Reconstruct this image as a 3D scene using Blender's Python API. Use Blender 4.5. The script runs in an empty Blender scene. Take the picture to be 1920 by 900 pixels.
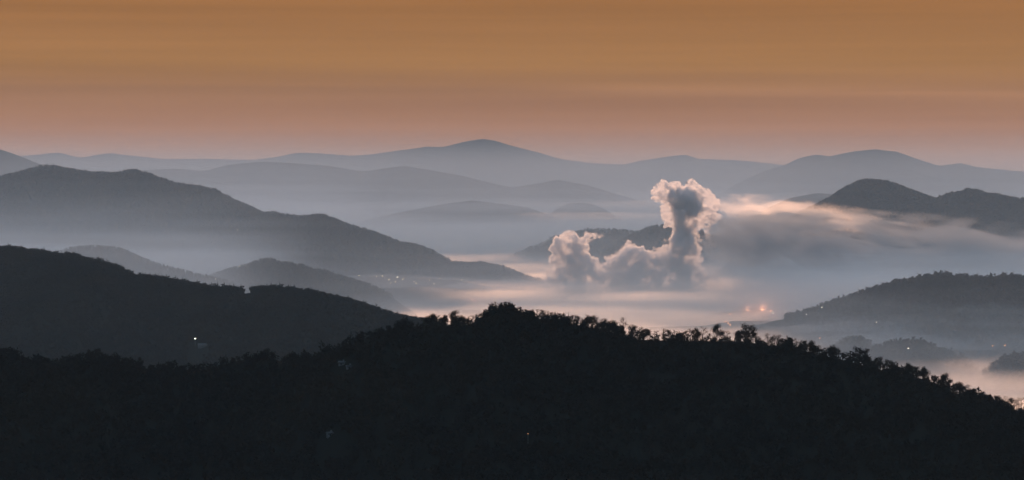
import bpy, math, random
import numpy as np
from mathutils import Vector, Matrix, noise as mnoise

random.seed(7)
RNG = np.random.default_rng(7)
R = math.radians

# ------------------------------------------------------------------ camera
CAM_Z = 620.0
HFOV = R(24.0)
FPX = 960.0 / math.tan(HFOV / 2)          # focal length in photo pixels
HORIZON = 300.0
PITCH = math.atan((450.0 - HORIZON) / FPX)
cam_data = bpy.data.cameras.new('camera')
cam_data.sensor_width = 36.0
cam_data.angle = HFOV
cam_data.clip_start = 1.0
cam_data.clip_end = 200000.0
cam = bpy.data.objects.new('camera', cam_data)
bpy.context.scene.collection.objects.link(cam)
cam.location = (0, 0, CAM_Z)
cam.rotation_euler = (R(90) - PITCH, 0, 0)
sc = bpy.context.scene
sc.camera = cam

# ------------------------------------------------------------------ sky, sun, exposure
SUN_EL, SUN_AZ = R(11.0), R(0.0)            # azimuth measured from +Y towards +X
SUN_E = 5.0
world = bpy.data.worlds.new('World')
sc.world = world
world.use_nodes = True
nt = world.node_tree
nt.nodes.clear()
def N(t, kind, **kw):
    n = t.nodes.new(kind)
    for k, v in kw.items():
        setattr(n, k, v)
    return n
def L(t, a, b):
    t.links.new(a, b)
def math_node(t, op, a, b=None, clamp=False):
    n = N(t, 'ShaderNodeMath', operation=op, use_clamp=clamp)
    for i, v in enumerate((a, b)):
        if v is None:
            continue
        if isinstance(v, (int, float)):
            n.inputs[i].default_value = v
        else:
            L(t, v, n.inputs[i])
    return n.outputs[0]
def ramp(t, fac, stops, mode='LINEAR'):
    n = N(t, 'ShaderNodeValToRGB')
    n.color_ramp.interpolation = mode
    el = n.color_ramp.elements
    while len(el) > 1:
        el.remove(el[-1])
    el[0].position = stops[0][0]
    el[0].color = (*stops[0][1], 1)
    for p, c in stops[1:]:
        e = el.new(p)
        e.color = (*c, 1)
    L(t, fac, n.inputs[0])
    return n.outputs[0]

tc = N(nt, 'ShaderNodeTexCoord')
sep = N(nt, 'ShaderNodeSeparateXYZ')
L(nt, tc.outputs['Generated'], sep.inputs[0])
# long thin streaks of high cloud, lying almost level round the horizon
mp = N(nt, 'ShaderNodeMapping')
mp.inputs['Scale'].default_value = (2.0, 2.0, 95.0)
mp.inputs['Rotation'].default_value = (0, R(0.5), 0)
L(nt, tc.outputs['Generated'], mp.inputs[0])
nz = N(nt, 'ShaderNodeTexNoise')
nz.inputs['Scale'].default_value = 1.3
nz.inputs['Detail'].default_value = 5.0
nz.inputs['Roughness'].default_value = 0.5
L(nt, mp.outputs[0], nz.inputs['Vector'])
streak = math_node(nt, 'SUBTRACT', nz.outputs[0], 0.5)
# sine of the elevation, slightly warped by the streaks
elev = math_node(nt, 'ADD', sep.outputs['Z'], math_node(nt, 'MULTIPLY', streak, 0.010))
low = ramp(nt, math_node(nt, 'MULTIPLY_ADD', elev, 4.0) if False else math_node(nt, 'MULTIPLY', elev, 1.0), [
    (0.000, (0.70, 0.26, 0.075)),
    (0.012, (0.50, 0.205, 0.085)),
    (0.026, (0.40, 0.185, 0.085)),
    (0.038, (0.44, 0.205, 0.068)),
    (0.055, (0.375, 0.170, 0.058)),
    (0.075, (0.39, 0.165, 0.050)),
    (0.110, (0.36, 0.21, 0.11)),
    (0.180, (0.30, 0.29, 0.27)),
    (0.320, (0.21, 0.35, 0.46)),
    (0.600, (0.18, 0.33, 0.47)),
    (1.000, (0.165, 0.315, 0.46)),
])
# away from the sunrise the lower sky turns slate blue
azf = math_node(nt, 'MULTIPLY_ADD', sep.outputs['Y'], 0.5)
azf.node.inputs[2].default_value = 0.5
west = ramp(nt, elev, [(0.0, (0.14, 0.235, 0.33)), (0.2, (0.175, 0.305, 0.43)), (1.0, (0.165, 0.315, 0.46))])
azr = ramp(nt, azf, [(0.3, (0, 0, 0)), (0.95, (1, 1, 1))])
mix = N(nt, 'ShaderNodeMix', data_type='RGBA')
L(nt, azr, mix.inputs[0]); L(nt, west, mix.inputs[6]); L(nt, low, mix.inputs[7])
# streak brightness, and a slow darkening to the left
br = math_node(nt, 'MULTIPLY_ADD', streak, 0.6)
br.node.inputs[2].default_value = 1.0
# one thin brighter streak low over the eastern half
sx = N(nt, 'ShaderNodeMapRange', interpolation_type='SMOOTHSTEP'); L(nt, sep.outputs['X'], sx.inputs[0]); sx.inputs[1].default_value = -0.02; sx.inputs[2].default_value = 0.06
gl = math_node(nt, 'DIVIDE', math_node(nt, 'SUBTRACT', math_node(nt, 'ADD', sep.outputs['Z'], math_node(nt, 'MULTIPLY', sep.outputs['X'], 0.018)), 0.0300), 0.0022)
gl = math_node(nt, 'EXPONENT', math_node(nt, 'MULTIPLY', math_node(nt, 'MULTIPLY', gl, gl), -1.0))
gl = math_node(nt, 'MULTIPLY', math_node(nt, 'MULTIPLY', gl, sx.outputs[0]), math_node(nt, 'MULTIPLY', nz.outputs[0], 0.32))
br = math_node(nt, 'ADD', br, gl)
mul = N(nt, 'ShaderNodeVectorMath', operation='SCALE')
L(nt, mix.outputs[2], mul.inputs[0]); L(nt, br, mul.inputs[3])
bg = N(nt, 'ShaderNodeBackground')
L(nt, mul.outputs[0], bg.inputs[0])
bg.inputs[1].default_value = 0.95
wo = N(nt, 'ShaderNodeOutputWorld')
L(nt, bg.outputs[0], wo.inputs[0])
world.cycles.sampling_method = 'MANUAL'
world.cycles.sample_map_resolution = 1024

sun_data = bpy.data.lights.new('sun', 'SUN')
sun_data.energy = SUN_E
sun_data.color = (1.0, 0.535, 0.325)
sun_data.angle = R(20.0)
sun = bpy.data.objects.new('sun', sun_data)
sc.collection.objects.link(sun)
sd = Vector((math.sin(SUN_AZ) * math.cos(SUN_EL), math.cos(SUN_AZ) * math.cos(SUN_EL), math.sin(SUN_EL)))
sun.rotation_euler = sd.to_track_quat('Z', 'Y').to_euler()

sc.view_settings.view_transform = 'Standard'
sc.view_settings.look = 'None'
sc.view_settings.exposure = 0.0
sc.view_settings.gamma = 1.0
sc.view_settings.use_curve_mapping = False
cy = sc.cycles
cy.volume_bounces = 6
cy.max_bounces = 12
cy.diffuse_bounces = 2
cy.transparent_max_bounces = 48
cy.volume_step_rate = 1.0
cy.volume_max_steps = 256
cy.use_denoising = True
cy.sample_clamp_indirect = 4.0
cy.use_adaptive_sampling = True
cy.adaptive_threshold = 0.01

# ------------------------------------------------------------------ helpers
CP, SP = math.cos(PITCH), math.sin(PITCH)
def p2w(px, py, D):
    """world point at photo pixel (px, py) and distance D along Y"""
    u, v = px - 960.0, 450.0 - py
    dx, dy, dz = u, FPX * CP + v * SP, -FPX * SP + v * CP
    s = D / dy
    return dx * s, D, CAM_Z + dz * s

def hash2(ix, iy, seed):
    h = (ix.astype(np.int64) * 374761393 + iy.astype(np.int64) * 668265263 + seed * 974711) & 0x7fffffff
    h = ((h ^ (h >> 13)) * 1274126177) & 0x7fffffff
    return ((h ^ (h >> 16)) & 0xffff) / 65535.0
def vnoise(x, y, seed=0):
    x = np.asarray(x, float); y = np.asarray(y, float)
    ix, iy = np.floor(x), np.floor(y)
    fx, fy = x - ix, y - iy
    fx = fx * fx * (3 - 2 * fx); fy = fy * fy * (3 - 2 * fy)
    a = hash2(ix, iy, seed); b = hash2(ix + 1, iy, seed)
    c = hash2(ix, iy + 1, seed); d = hash2(ix + 1, iy + 1, seed)
    return (a * (1 - fx) + b * fx) * (1 - fy) + (c * (1 - fx) + d * fx) * fy
def fbm(x, y, seed=0, octv=5, gain=0.5):
    s, a, t = 0.0, 1.0, 0.0
    for k in range(octv):
        s = s + a * (vnoise(x * 2 ** k + 17.3 * k, y * 2 ** k - 9.1 * k, seed + k) * 2 - 1)
        t += a; a *= gain
    return s / t
def smooth(x, a, b):
    t = np.clip((x - a) / (b - a), 0, 1)
    return t * t * (3 - 2 * t)

def mesh_from(name, verts, faces, mat, parent=None, smooth_on=False, link=True):
    verts = np.asarray(verts, np.float32); faces = np.asarray(faces, np.int32)
    me = bpy.data.meshes.new(name)
    n, k = faces.shape
    me.vertices.add(len(verts)); me.vertices.foreach_set('co', verts.ravel())
    me.loops.add(n * k); me.loops.foreach_set('vertex_index', faces.ravel())
    me.polygons.add(n)
    me.polygons.foreach_set('loop_start', np.arange(0, n * k, k, dtype=np.int32))
    me.polygons.foreach_set('loop_total', np.full(n, k, np.int32))
    if smooth_on:
        me.polygons.foreach_set('use_smooth', np.ones(n, bool))
    me.update(calc_edges=True)
    if mat is not None:
        me.materials.append(mat)
    o = bpy.data.objects.new(name, me)
    if link:
        sc.collection.objects.link(o)
    if parent is not None:
        o.parent = parent
    return o
def grid_faces(nu, nv):
    i = np.arange(nu - 1)[:, None] * nv + np.arange(nv - 1)[None, :]
    i = i.ravel()
    return np.stack([i, i + nv, i + nv + 1, i + 1], 1)
def tag(o, label=None, cat=None, group=None, kind=None):
    for k, v in (('label', label), ('category', cat), ('group', group), ('kind', kind)):
        if v:
            o[k] = v
    return o

# ------------------------------------------------------------------ materials
def surf_mat(name, c1, c2, scale, rough=0.95, bump=0.0):
    m = bpy.data.materials.new(name); m.use_nodes = True
    t = m.node_tree; t.nodes.clear()
    out = N(t, 'ShaderNodeOutputMaterial'); b = N(t, 'ShaderNodeBsdfPrincipled')
    b.inputs['Roughness'].default_value = rough
    b.inputs['Specular IOR Level'].default_value = 0.0
    g = N(t, 'ShaderNodeNewGeometry')
    n = N(t, 'ShaderNodeTexNoise'); n.inputs['Scale'].default_value = scale; n.inputs['Detail'].default_value = 6
    L(t, g.outputs['Position'], n.inputs['Vector'])
    c = ramp(t, n.outputs[0], [(0.35, c1), (0.65, c2)])
    L(t, c, b.inputs['Base Color']); L(t, b.outputs[0], out.inputs[0])
    return m
def vol_mat(name, color, density, g=0.0, skin=0.0):
    m = bpy.data.materials.new(name); m.use_nodes = True
    t = m.node_tree; t.nodes.clear()
    out = N(t, 'ShaderNodeOutputMaterial'); v = N(t, 'ShaderNodeVolumePrincipled')
    v.inputs['Color'].default_value = (*color, 1)
    v.inputs['Density'].default_value = density
    v.inputs['Anisotropy'].default_value = g
    L(t, v.outputs[0], out.inputs['Volume'])
    if skin > 0:
        tr = N(t, 'ShaderNodeBsdfTransparent'); d = N(t, 'ShaderNodeBsdfTranslucent')
        d.inputs[0].default_value = (0.85, 0.85, 0.85, 1)
        mx = N(t, 'ShaderNodeMixShader'); mx.inputs[0].default_value = skin
        L(t, tr.outputs[0], mx.inputs[1]); L(t, d.outputs[0], mx.inputs[2]); L(t, mx.outputs[0], out.inputs['Surface'])
    return m
def lamp_mat(name, color, strength):
    m = bpy.data.materials.new(name); m.use_nodes = True
    t = m.node_tree; t.nodes.clear()
    out = N(t, 'ShaderNodeOutputMaterial'); e = N(t, 'ShaderNodeEmission')
    e.inputs[0].default_value = (*color, 1); e.inputs[1].default_value = strength
    L(t, e.outputs[0], out.inputs[0])
    m.cycles.emission_sampling = 'NONE'
    return m
M_GROUND = surf_mat('ground_grass', (0.05, 0.055, 0.03), (0.10, 0.085, 0.05), 0.004)
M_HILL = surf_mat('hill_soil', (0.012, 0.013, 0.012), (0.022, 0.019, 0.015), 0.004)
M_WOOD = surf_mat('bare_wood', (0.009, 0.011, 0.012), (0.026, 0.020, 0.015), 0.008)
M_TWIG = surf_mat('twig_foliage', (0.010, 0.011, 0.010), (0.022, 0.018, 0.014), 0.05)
M_BARK = surf_mat('bark', (0.02, 0.018, 0.016), (0.04, 0.034, 0.028), 2.0)
M_NEEDLE = surf_mat('conifer_needles', (0.018, 0.028, 0.018), (0.035, 0.05, 0.03), 0.3)

# ------------------------------------------------------------------ where the lamps of the valley stand (photo px, py, size, colour, place)
LAMPS = [(445,437,1.2,'w','high on the dark side of the long mountain'), (439,465,.9,'w','first of a pair half way down the long mountain'), (447,465,1.0,'w','second of a pair half way down the long mountain'),
    (467,492,1.2,'w','beside the small pointed hill'), (432,509,1.1,'w','lower of two at the foot of the pointed hill'), (449,507,1.2,'w','upper of two at the foot of the pointed hill'),
    (404,531,.9,'w','just over the trees of the second ridge'), (651,408,1.4,'w','alone above the shoulder of the long mountain'),
    (673,523,1.1,'y','at the near end of the town, by itself'), (706,525,1.1,'y','first of two side by side in the town'), (717,524,1.1,'y','second of two side by side in the town'),
    (745,526,2.2,'w','brightest one of the town'), (729,531,1.2,'y','just below the brightest town lamp'), (732,537,1.0,'y','lowest one under the brightest town lamp'), (741,535,1.0,'y','tucked below the brightest town lamp'),
    (755,530,.8,'y','on the far side of the brightest town lamp'), (776,534,1.0,'y','in the middle of the town street'), (780,538,1.0,'y','lowest of the town street'), (806,532,.9,'y','thinly lit end of the town street'),
    (814,538,1.0,'y','at the fog edge of the town'), (825,529,1.1,'y','on the rise at the fog edge of the town'), (865,531,1.0,'y','last one of the town under the dark hillock'), (757,498,.8,'w','on the slope above the town'),
    (862,492,1.0,'w','first of two on the saddle by the dark hillock'), (875,493,1.2,'w','second of two on the saddle by the dark hillock'),
    (885,562,1.9,'p','rosy one of two close together in the pink fog'), (890,564,1.7,'p','lower rosy one in the pink fog'), (1067,572,1.2,'w','alone on the fog below the low steam cloud'), (1268,590,1.0,'w','on the fog before the wooded crest'),
    (1402,582,2.6,'o','glowing orange, first of the two bright ones by the misty hill'), (1430,581,3.4,'o','brightest orange one by the misty hill'), (1446,583,1.6,'o','third and smallest of the orange row'), (1450,587,1.2,'w','just under the orange row'),
    (1369,589,1.4,'o','before the orange pair, on the fog'), (1361,603,1.3,'o','upper one of the warm cluster over the crest'), (1366,606,1.1,'o','middle one of the warm cluster over the crest'), (1370,609,1.1,'o','lowest one of the warm cluster over the crest'),
    (1413,562,1.1,'w','above the orange pair in the pink fog'), (1497,566,1.4,'w','white one in the fog before the misty hill'), (1477,548,.9,'p','faint rosy one deep in the pink fog'), (1507,547,.9,'p','faint rosy one farther along the pink fog'),
    (1541,585,1.1,'w','on the low tail of the misty hill'), (1512,598,1.4,'w','under the low tail of the misty hill'), (1643,613,1.1,'w','faint in the mist at the foot of the hill'),
    (1428,518,1.1,'w','under the dark smoke bank'), (1536,510,1.0,'w','faint under the middle of the smoke bank'), (1732,489,1.3,'w','alone in the mist above the misty hill'),
    (1537,643,1.2,'o','right above the wooded crest near the knolls'), (1703,663,1.3,'w','at the foot of the long knoll in the fog'), (1861,658,1.5,'o','first of two orange ones among the knolls'), (1884,657,1.5,'o','second of two orange ones among the knolls')]
GROUND_BUMPS = []

# ------------------------------------------------------------------ ground
gx = np.linspace(-13500, 13500, 181); gy = np.linspace(-1500, 27800, 201)
X, Y = np.meshgrid(gx, gy, indexing='ij')
Zg = 12 + 22 * fbm(X / 1500, Y / 1500, 3, 5)
# the mountain the camera stands on
rc = np.hypot(X * 0.6, Y)
Zg = Zg + 606 * np.clip(1 - rc / 1600, 0, 1) ** 0.9
def in_fog(px, py):
    return 840 < px < 1480 and py > 545
# low rises under the lamps that stand out in the fog
for (px, py, *_) in LAMPS:
    if not in_fog(px, py): continue
    D = (CAM_Z - 114) / (math.tan(PITCH + math.atan((py - 450) / FPX)))
    bx = (px - 960) / FPX * D
    Zg = np.maximum(Zg, -20 + 100 * np.exp(-(((X - bx) / 330) ** 2 + ((Y - D) / 330) ** 2)))
ground = mesh_from('ground', np.stack([X, Y, Zg], -1).reshape(-1, 3), grid_faces(181, 201), M_GROUND, smooth_on=True)
tag(ground, kind='structure')

# ------------------------------------------------------------------ ridges
class Ridge:
    """a heightfield hill whose crest follows the given photo points at distance D(px)"""
    def __init__(s, name, pts, D, fs=0.30, bs=0.35, rr=60.0, amp=30.0, seed=1, D2=None, drop=0.0, step=None, rough=1.2, nscale=None, wf=2200, wb=900, nv=70, mat=M_HILL, jag=None):
        pts = np.array(pts, float)
        if D2 is None: D2 = D
        px0, px1 = pts[0, 0], pts[-1, 0]
        n = int(step or 400)
        px = np.linspace(px0, px1, n)
        py = np.interp(px, pts[:, 0], pts[:, 1])
        k = max(1, int(n * 7 / (px1 - px0)))
        ker = np.hanning(2 * k + 3)[1:-1]; ker /= ker.sum()
        py = np.convolve(np.pad(py, (len(ker) // 2,), 'edge'), ker, 'same')[len(ker) // 2: len(ker) // 2 + n]
        py = py + drop + rough * fbm(px / 26.0, px * 0, seed + 50, 5, 0.6)
        s.D = lambda q: D + (D2 - D) * (np.asarray(q) - px0) / (px1 - px0)
        Dp = s.D(px)
        cx, cyy, cz = p2w(px, py, Dp)
        # beyond the given points the crest runs down to the valley floor
        nx_ = n // 8
        s.xa, s.xb, s.ya, s.yb = cx[0], cx[-1], cyy[0], cyy[-1]
        le, ri = (cz[0] + 30) / 0.7, (cz[-1] + 30) / 0.7
        tt = np.linspace(0, 1, nx_ + 1)[1:]
        cz = np.concatenate([(cz[0] * (1 - tt) - 30 * tt)[::-1], cz, cz[-1] * (1 - tt) - 30 * tt])
        cx = np.concatenate([(cx[0] - le * tt)[::-1], cx, cx[-1] + ri * tt])
        cyy = np.concatenate([np.full(nx_, cyy[0]), cyy, np.full(nx_, cyy[-1])])
        n = n + 2 * nx_
        v = np.concatenate([-np.linspace(1, 0, nv) ** 1.7 * wf, np.linspace(0, 1, nv // 3)[1:] ** 1.5 * wb])
        s.cx, s.cz, s.cyy = cx, cz, cyy
        s.par = (fs, bs, rr, amp, seed, nscale or D / 14.0)
        s.px0, s.px1 = px0, px1
        XX = np.repeat(cx[:, None], len(v), 1); VV = np.repeat(v[None, :], n, 0)
        ZZ = s.height(XX, VV)
        YY = cyy[:, None] + VV
        s.obj = mesh_from(name, np.stack([XX, YY, ZZ], -1).reshape(-1, 3), grid_faces(n, len(v)), mat, smooth_on=True)
        tag(s.obj, kind='structure')
        s.seed = seed; s.wf = wf
    def height(s, x, v):
        fs, bs, rr, amp, seed, ns = s.par
        zc = np.interp(x, s.cx, s.cz)
        edge = np.minimum(x - s.cx[0], s.cx[-1] - x)
        sl = np.where(v < 0, fs, bs)
        h = sl * (np.sqrt(v * v + rr * rr) - rr)
        # spurs and ravines running down the slope
        w = np.clip(np.abs(v) / (6 * rr), 0, 1)
        n1 = 1 - 2 * np.abs(fbm(x / ns + 0.35 * fbm(x / ns, v / ns, seed + 9, 2), v / (ns * 2.2), seed, 4))
        z = zc - h + amp * w * (n1 - 0.7)
        return z
    def yc(s, x):
        return np.interp(x, s.cx, s.cyy)

fg_sky = [(-60,650),(0,655),(30,662),(60,672),(85,678),(120,675),(150,670),(180,662),(200,668),(230,672),(245,680),(262,680),(280,690),(310,688),(340,686),(380,686),(420,676),(445,668),(480,664),(500,661),(520,668),(535,675),(560,672),(590,660),(620,650),(650,638),(690,625),(720,612),(760,603),(800,605),(870,602),(890,596),(910,580),(925,572),(940,568),(955,573),(965,585),(990,589),(1030,592),(1060,599),(1090,603),(1130,610),(1160,620),(1190,627),(1230,632),(1280,632),(1340,632),(1400,634),(1440,640),(1500,648),(1560,662),(1600,672),(1640,684),(1700,694),(1750,709),(1800,733),(1850,748),(1900,760),(1980,772)]
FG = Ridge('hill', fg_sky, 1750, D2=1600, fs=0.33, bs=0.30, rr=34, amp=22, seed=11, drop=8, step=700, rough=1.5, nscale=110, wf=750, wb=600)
r2_sky = [(-80,460),(0,464),(30,466),(90,472),(100,477),(140,478),(160,484),(185,488),(210,498),(230,506),(250,518),(290,520),(340,528),(390,538),(455,545),(500,541),(560,545),(600,550),(650,562),(700,580),(740,592),(790,600),(850,616),(930,650),(1000,690)]
R2 = Ridge('hill', r2_sky, 4700, D2=4300, fs=0.32, bs=0.35, rr=60, amp=38, seed=23, drop=6, step=600, rough=1.3, nscale=260, wf=1500, wb=900)
lm_sky = [(-120,352),(-60,345),(0,336),(40,325),(70,318),(100,315),(140,322),(180,328),(215,327),(250,323),(275,328),(300,338),(330,348),(370,353),(400,358),(420,370),(450,383),(490,401),(520,404),(560,410),(600,407),(630,415),(665,429),(700,438),(740,455),(790,465),(820,480),(850,496),(900,496),(930,501),(975,515),(1020,532)]
LM = Ridge('mountain', lm_sky, 11200, D2=10800, fs=0.38, bs=0.4, rr=110, amp=70, seed=31, drop=2, step=600, rough=1.0, nscale=620, wf=1700, wb=1600)
HA = Ridge('hill', [(60,500),(100,480),(130,469),(170,464),(215,468),(240,475),(270,488),(310,503),(360,515),(400,522),(450,540),(500,556)], 8000, D2=8300, fs=0.3, rr=60, amp=20, seed=41, drop=2, step=300, rough=1.6, wf=1100)
HB = Ridge('hill', [(340,540),(380,524),(420,512),(460,500),(480,492),(500,488),(540,496),(585,505),(620,514),(660,526),(700,539),(735,556)], 8700, fs=0.3, rr=60, amp=20, seed=43, drop=2, step=300, rough=1.6, wf=900)
HT = Ridge('hill', [(560,532),(620,524),(680,518),(740,519),(800,522),(860,526),(910,536)], 10000, fs=0.1, rr=60, amp=10, seed=47, step=300, rough=1.2, wf=900)
C1 = Ridge('mountain', [(880,520),(930,499),(960,484),(1000,466),(1040,449),(1080,438),(1110,433),(1150,434),(1190,438),(1230,446),(1300,466),(1400,500)], 13300, fs=0.36, rr=90, amp=40, seed=53, step=300, rough=1.2, wf=1500)
C2 = Ridge('mountain', [(1090,505),(1130,480),(1160,460),(1190,442),(1215,431),(1250,427),(1290,436),(1360,452),(1450,470),(1560,505)], 12500, fs=0.36, rr=80, amp=40, seed=57, step=300, rough=1.2, wf=1300)
RD = Ridge('mountain', [(1440,440),(1480,412),(1510,398),(1530,388),(1560,372),(1590,352),(1620,341),(1650,341),(1680,349),(1720,362),(1755,376),(1780,367),(1815,358),(1850,365),(1880,370),(1920,376),(1980,388)], 11600, fs=0.42, rr=70, amp=40, seed=61, drop=2, step=420, rough=1.3, wf=1600)
R1 = Ridge('hill', [(1350,628),(1400,610),(1450,598),(1500,590),(1540,577),(1570,566),(1600,556),(1640,546),(1680,532),(1720,525),(1765,515),(1800,523),(1840,525),(1880,521),(1920,523),(2000,532)], 7500, D2=7300, fs=0.3, rr=50, amp=26, seed=67, drop=4, step=420, rough=1.6, wf=1100)
R1b = Ridge('hill', [(1500,590),(1540,575),(1570,567),(1600,562),(1650,570),(1700,590)], 8300, fs=0.3, rr=50, amp=16, seed=69, step=200, rough=1.2, wf=700)
S = []
for i, (pts, D) in enumerate([
        ([(1500,650),(1525,634),(1560,626),(1590,630),(1625,650)], 7200),
        ([(1550,668),(1575,648),(1602,637),(1625,645),(1650,668)], 6750),
        ([(1600,680),(1640,660),(1665,650),(1690,643),(1725,643),(1755,655),(1790,664),(1820,682)], 6550),
        ([(1800,668),(1835,646),(1880,636),(1930,634),(1990,650)], 7100),
        ([(1850,705),(1885,680),(1905,670),(1930,668),(1990,690)], 6200),
        ]):
    S.append(Ridge('hill', pts, D, fs=0.2, bs=0.2, rr=40, amp=6, drop=3, seed=71 + i, step=160, rough=2.0, wf=450, wb=450, nv=30))
F0 = Ridge('mountain', [(-150,290),(-60,296),(50,292),(110,286),(150,296),(205,287),(250,292),(300,298),(400,298),(470,300),(520,294),(560,286),(600,288),(660,292),(700,289),(750,282),(800,275),(830,276),(870,266),(905,260),(930,264),(960,274),(1000,283),(1050,298),(1100,305),(1170,309),(1200,302),(1250,294),(1285,290),(1310,298),(1380,300),(1440,306),(1520,316),(1650,322),(1800,322),(2050,325)], 26000, fs=0.3, bs=0.35, rr=200, amp=110, seed=81, rough=0.8, nscale=1300, wf=3000, wb=1200)
F0R = Ridge('mountain', [(1380,345),(1430,322),(1470,310),(1500,296),(1530,290),(1555,293),(1600,284),(1640,280),(1680,284),(1720,298),(1760,311),(1800,306),(1830,313),(1920,322),(2050,330)], 22500, fs=0.3, rr=180, amp=100, seed=83, rough=0.7, nscale=1100, wf=3000, wb=1200)
F0L = Ridge('mountain', [(-200,262),(-60,268),(0,280),(30,290),(60,302),(100,318),(150,336),(220,360)], 18000, fs=0.3, rr=150, amp=70, seed=85, rough=0.7, wf=2000)
F1 = Ridge('mountain', [(160,345),(250,320),(330,316),(380,321),(430,309),(490,303),(550,306),(620,311),(680,322),(720,316),(760,311),(800,318),(870,330),(920,343),(960,352),(1000,345),(1045,337),(1100,346),(1150,362),(1230,385)], 20500, fs=0.3, rr=150, amp=80, seed=87, rough=0.8, nscale=1000, wf=2500)
F2 = Ridge('mountain', [(640,430),(690,411),(740,400),(800,388),(850,380),(885,376),(940,382),(990,389),(1020,400),(1070,420)], 17000, fs=0.25, rr=100, amp=30, seed=91, rough=0.8, wf=1400)
F3 = Ridge('hill', [(1020,410),(1045,390),(1070,381),(1100,380),(1130,390),(1160,410)], 17600, fs=0.25, rr=100, amp=20, seed=93, rough=0.6, wf=1000)
F4 = Ridge('hill', [(1440,390),(1480,372),(1530,362),(1600,366),(1680,385)], 16500, fs=0.25, rr=100, amp=20, seed=95, rough=0.6, wf=1000)

# ------------------------------------------------------------------ street lamps, houses, masts
def cast(px, py):
    dg = bpy.context.evaluated_depsgraph_get()
    d = (Vector(p2w(px, py, 1000.0)) - cam.location).normalized()
    ok, hit, nrm, idx, ob, _ = sc.ray_cast(dg, cam.location, d)
    return hit
def ball(r, nu=8, nv=5, squash=.6):
    v = [(r * math.sin(math.pi * j / nv) * math.cos(2 * math.pi * i / nu), r * math.sin(math.pi * j / nv) * math.sin(2 * math.pi * i / nu), r * squash * math.cos(math.pi * j / nv)) for j in range(nv + 1) for i in range(nu)]
    f = [(j * nu + i, j * nu + (i + 1) % nu, (j + 1) * nu + (i + 1) % nu, (j + 1) * nu + i) for j in range(nv) for i in range(nu)]
    return v, f
M_POLE = surf_mat('pole_metal', (0.2, 0.2, 0.2), (0.3, 0.3, 0.3), .5)
LCOL = {'w': (1.0, .86, .62), 'y': (1.0, .78, .42), 'o': (1.0, .36, .16), 'p': (1.0, .42, .36)}
LNAME = {'w': 'white', 'y': 'yellow', 'o': 'orange', 'p': 'pink'}
LM_ = {k: lamp_mat('lamp_glow_' + LNAME[k], c, {'w': 7.0, 'y': 17.0}.get(k, 12.0)) for k, c in LCOL.items()}
def tube0(h, r0, r1, n=6):
    v = [(r * math.cos(2 * math.pi * k / n), r * math.sin(2 * math.pi * k / n), z) for z, r in ((-3, r0), (h, r1)) for k in range(n)]
    f = [(k, (k + 1) % n, n + (k + 1) % n, n + k) for k in range(n)]
    return v, f
LPOLE = {}
lamp_spots = []
for (px, py, size, col, place) in LAMPS:
    if in_fog(px, py):                    # high mast on a low rise in the fog
        D = (CAM_Z - 114) / (math.tan(PITCH + math.atan((py - 450) / FPX)))
        lamp_spots.append(((px - 960) / FPX * D, D, 78.0, size, col, place, 36.0)); continue
    h = cast(px, py)
    lamp_spots.append((h.x, h.y, h.z, size, col, place, 14.0))
for (x, y, z, size, col, place, tall) in lamp_spots:
    e = bpy.data.objects.new('street_lamp', None); sc.collection.objects.link(e); e.location = (x, y, z)
    key = (size, col, tall)
    if key not in LPOLE:
        pv, pf = tube0(tall, .25, .14)
        a = mesh_from('pole', pv, pf, M_POLE, parent=e)
        bv, bf = ball(.75 + .55 * size); bv = [(q[0], q[1], q[2] + tall + .3) for q in bv]
        b = mesh_from('lamp_head', bv, bf, LM_[col], parent=e)
        LPOLE[key] = (a.data, b.data)
    else:
        for nm_, me_ in zip(('pole', 'lamp_head'), LPOLE[key]):
            q = bpy.data.objects.new(nm_, me_); sc.collection.objects.link(q); q.parent = e
    tag(e, 'lit ' + LNAME[col] + ' street lamp ' + place, 'street lamp', 'lit street lamps of the valley')
    if size > 2.3:                       # the strongest lamps light the fog round them
        ld = bpy.data.lights.new('bulb', 'POINT'); ld.energy = 3e4 * size * size; ld.color = LCOL[col]; ld.shadow_soft_size = 3.0
        lo = bpy.data.objects.new('bulb', ld); sc.collection.objects.link(lo); lo.parent = e; lo.location = (0, -2, tall + 6)

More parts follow.
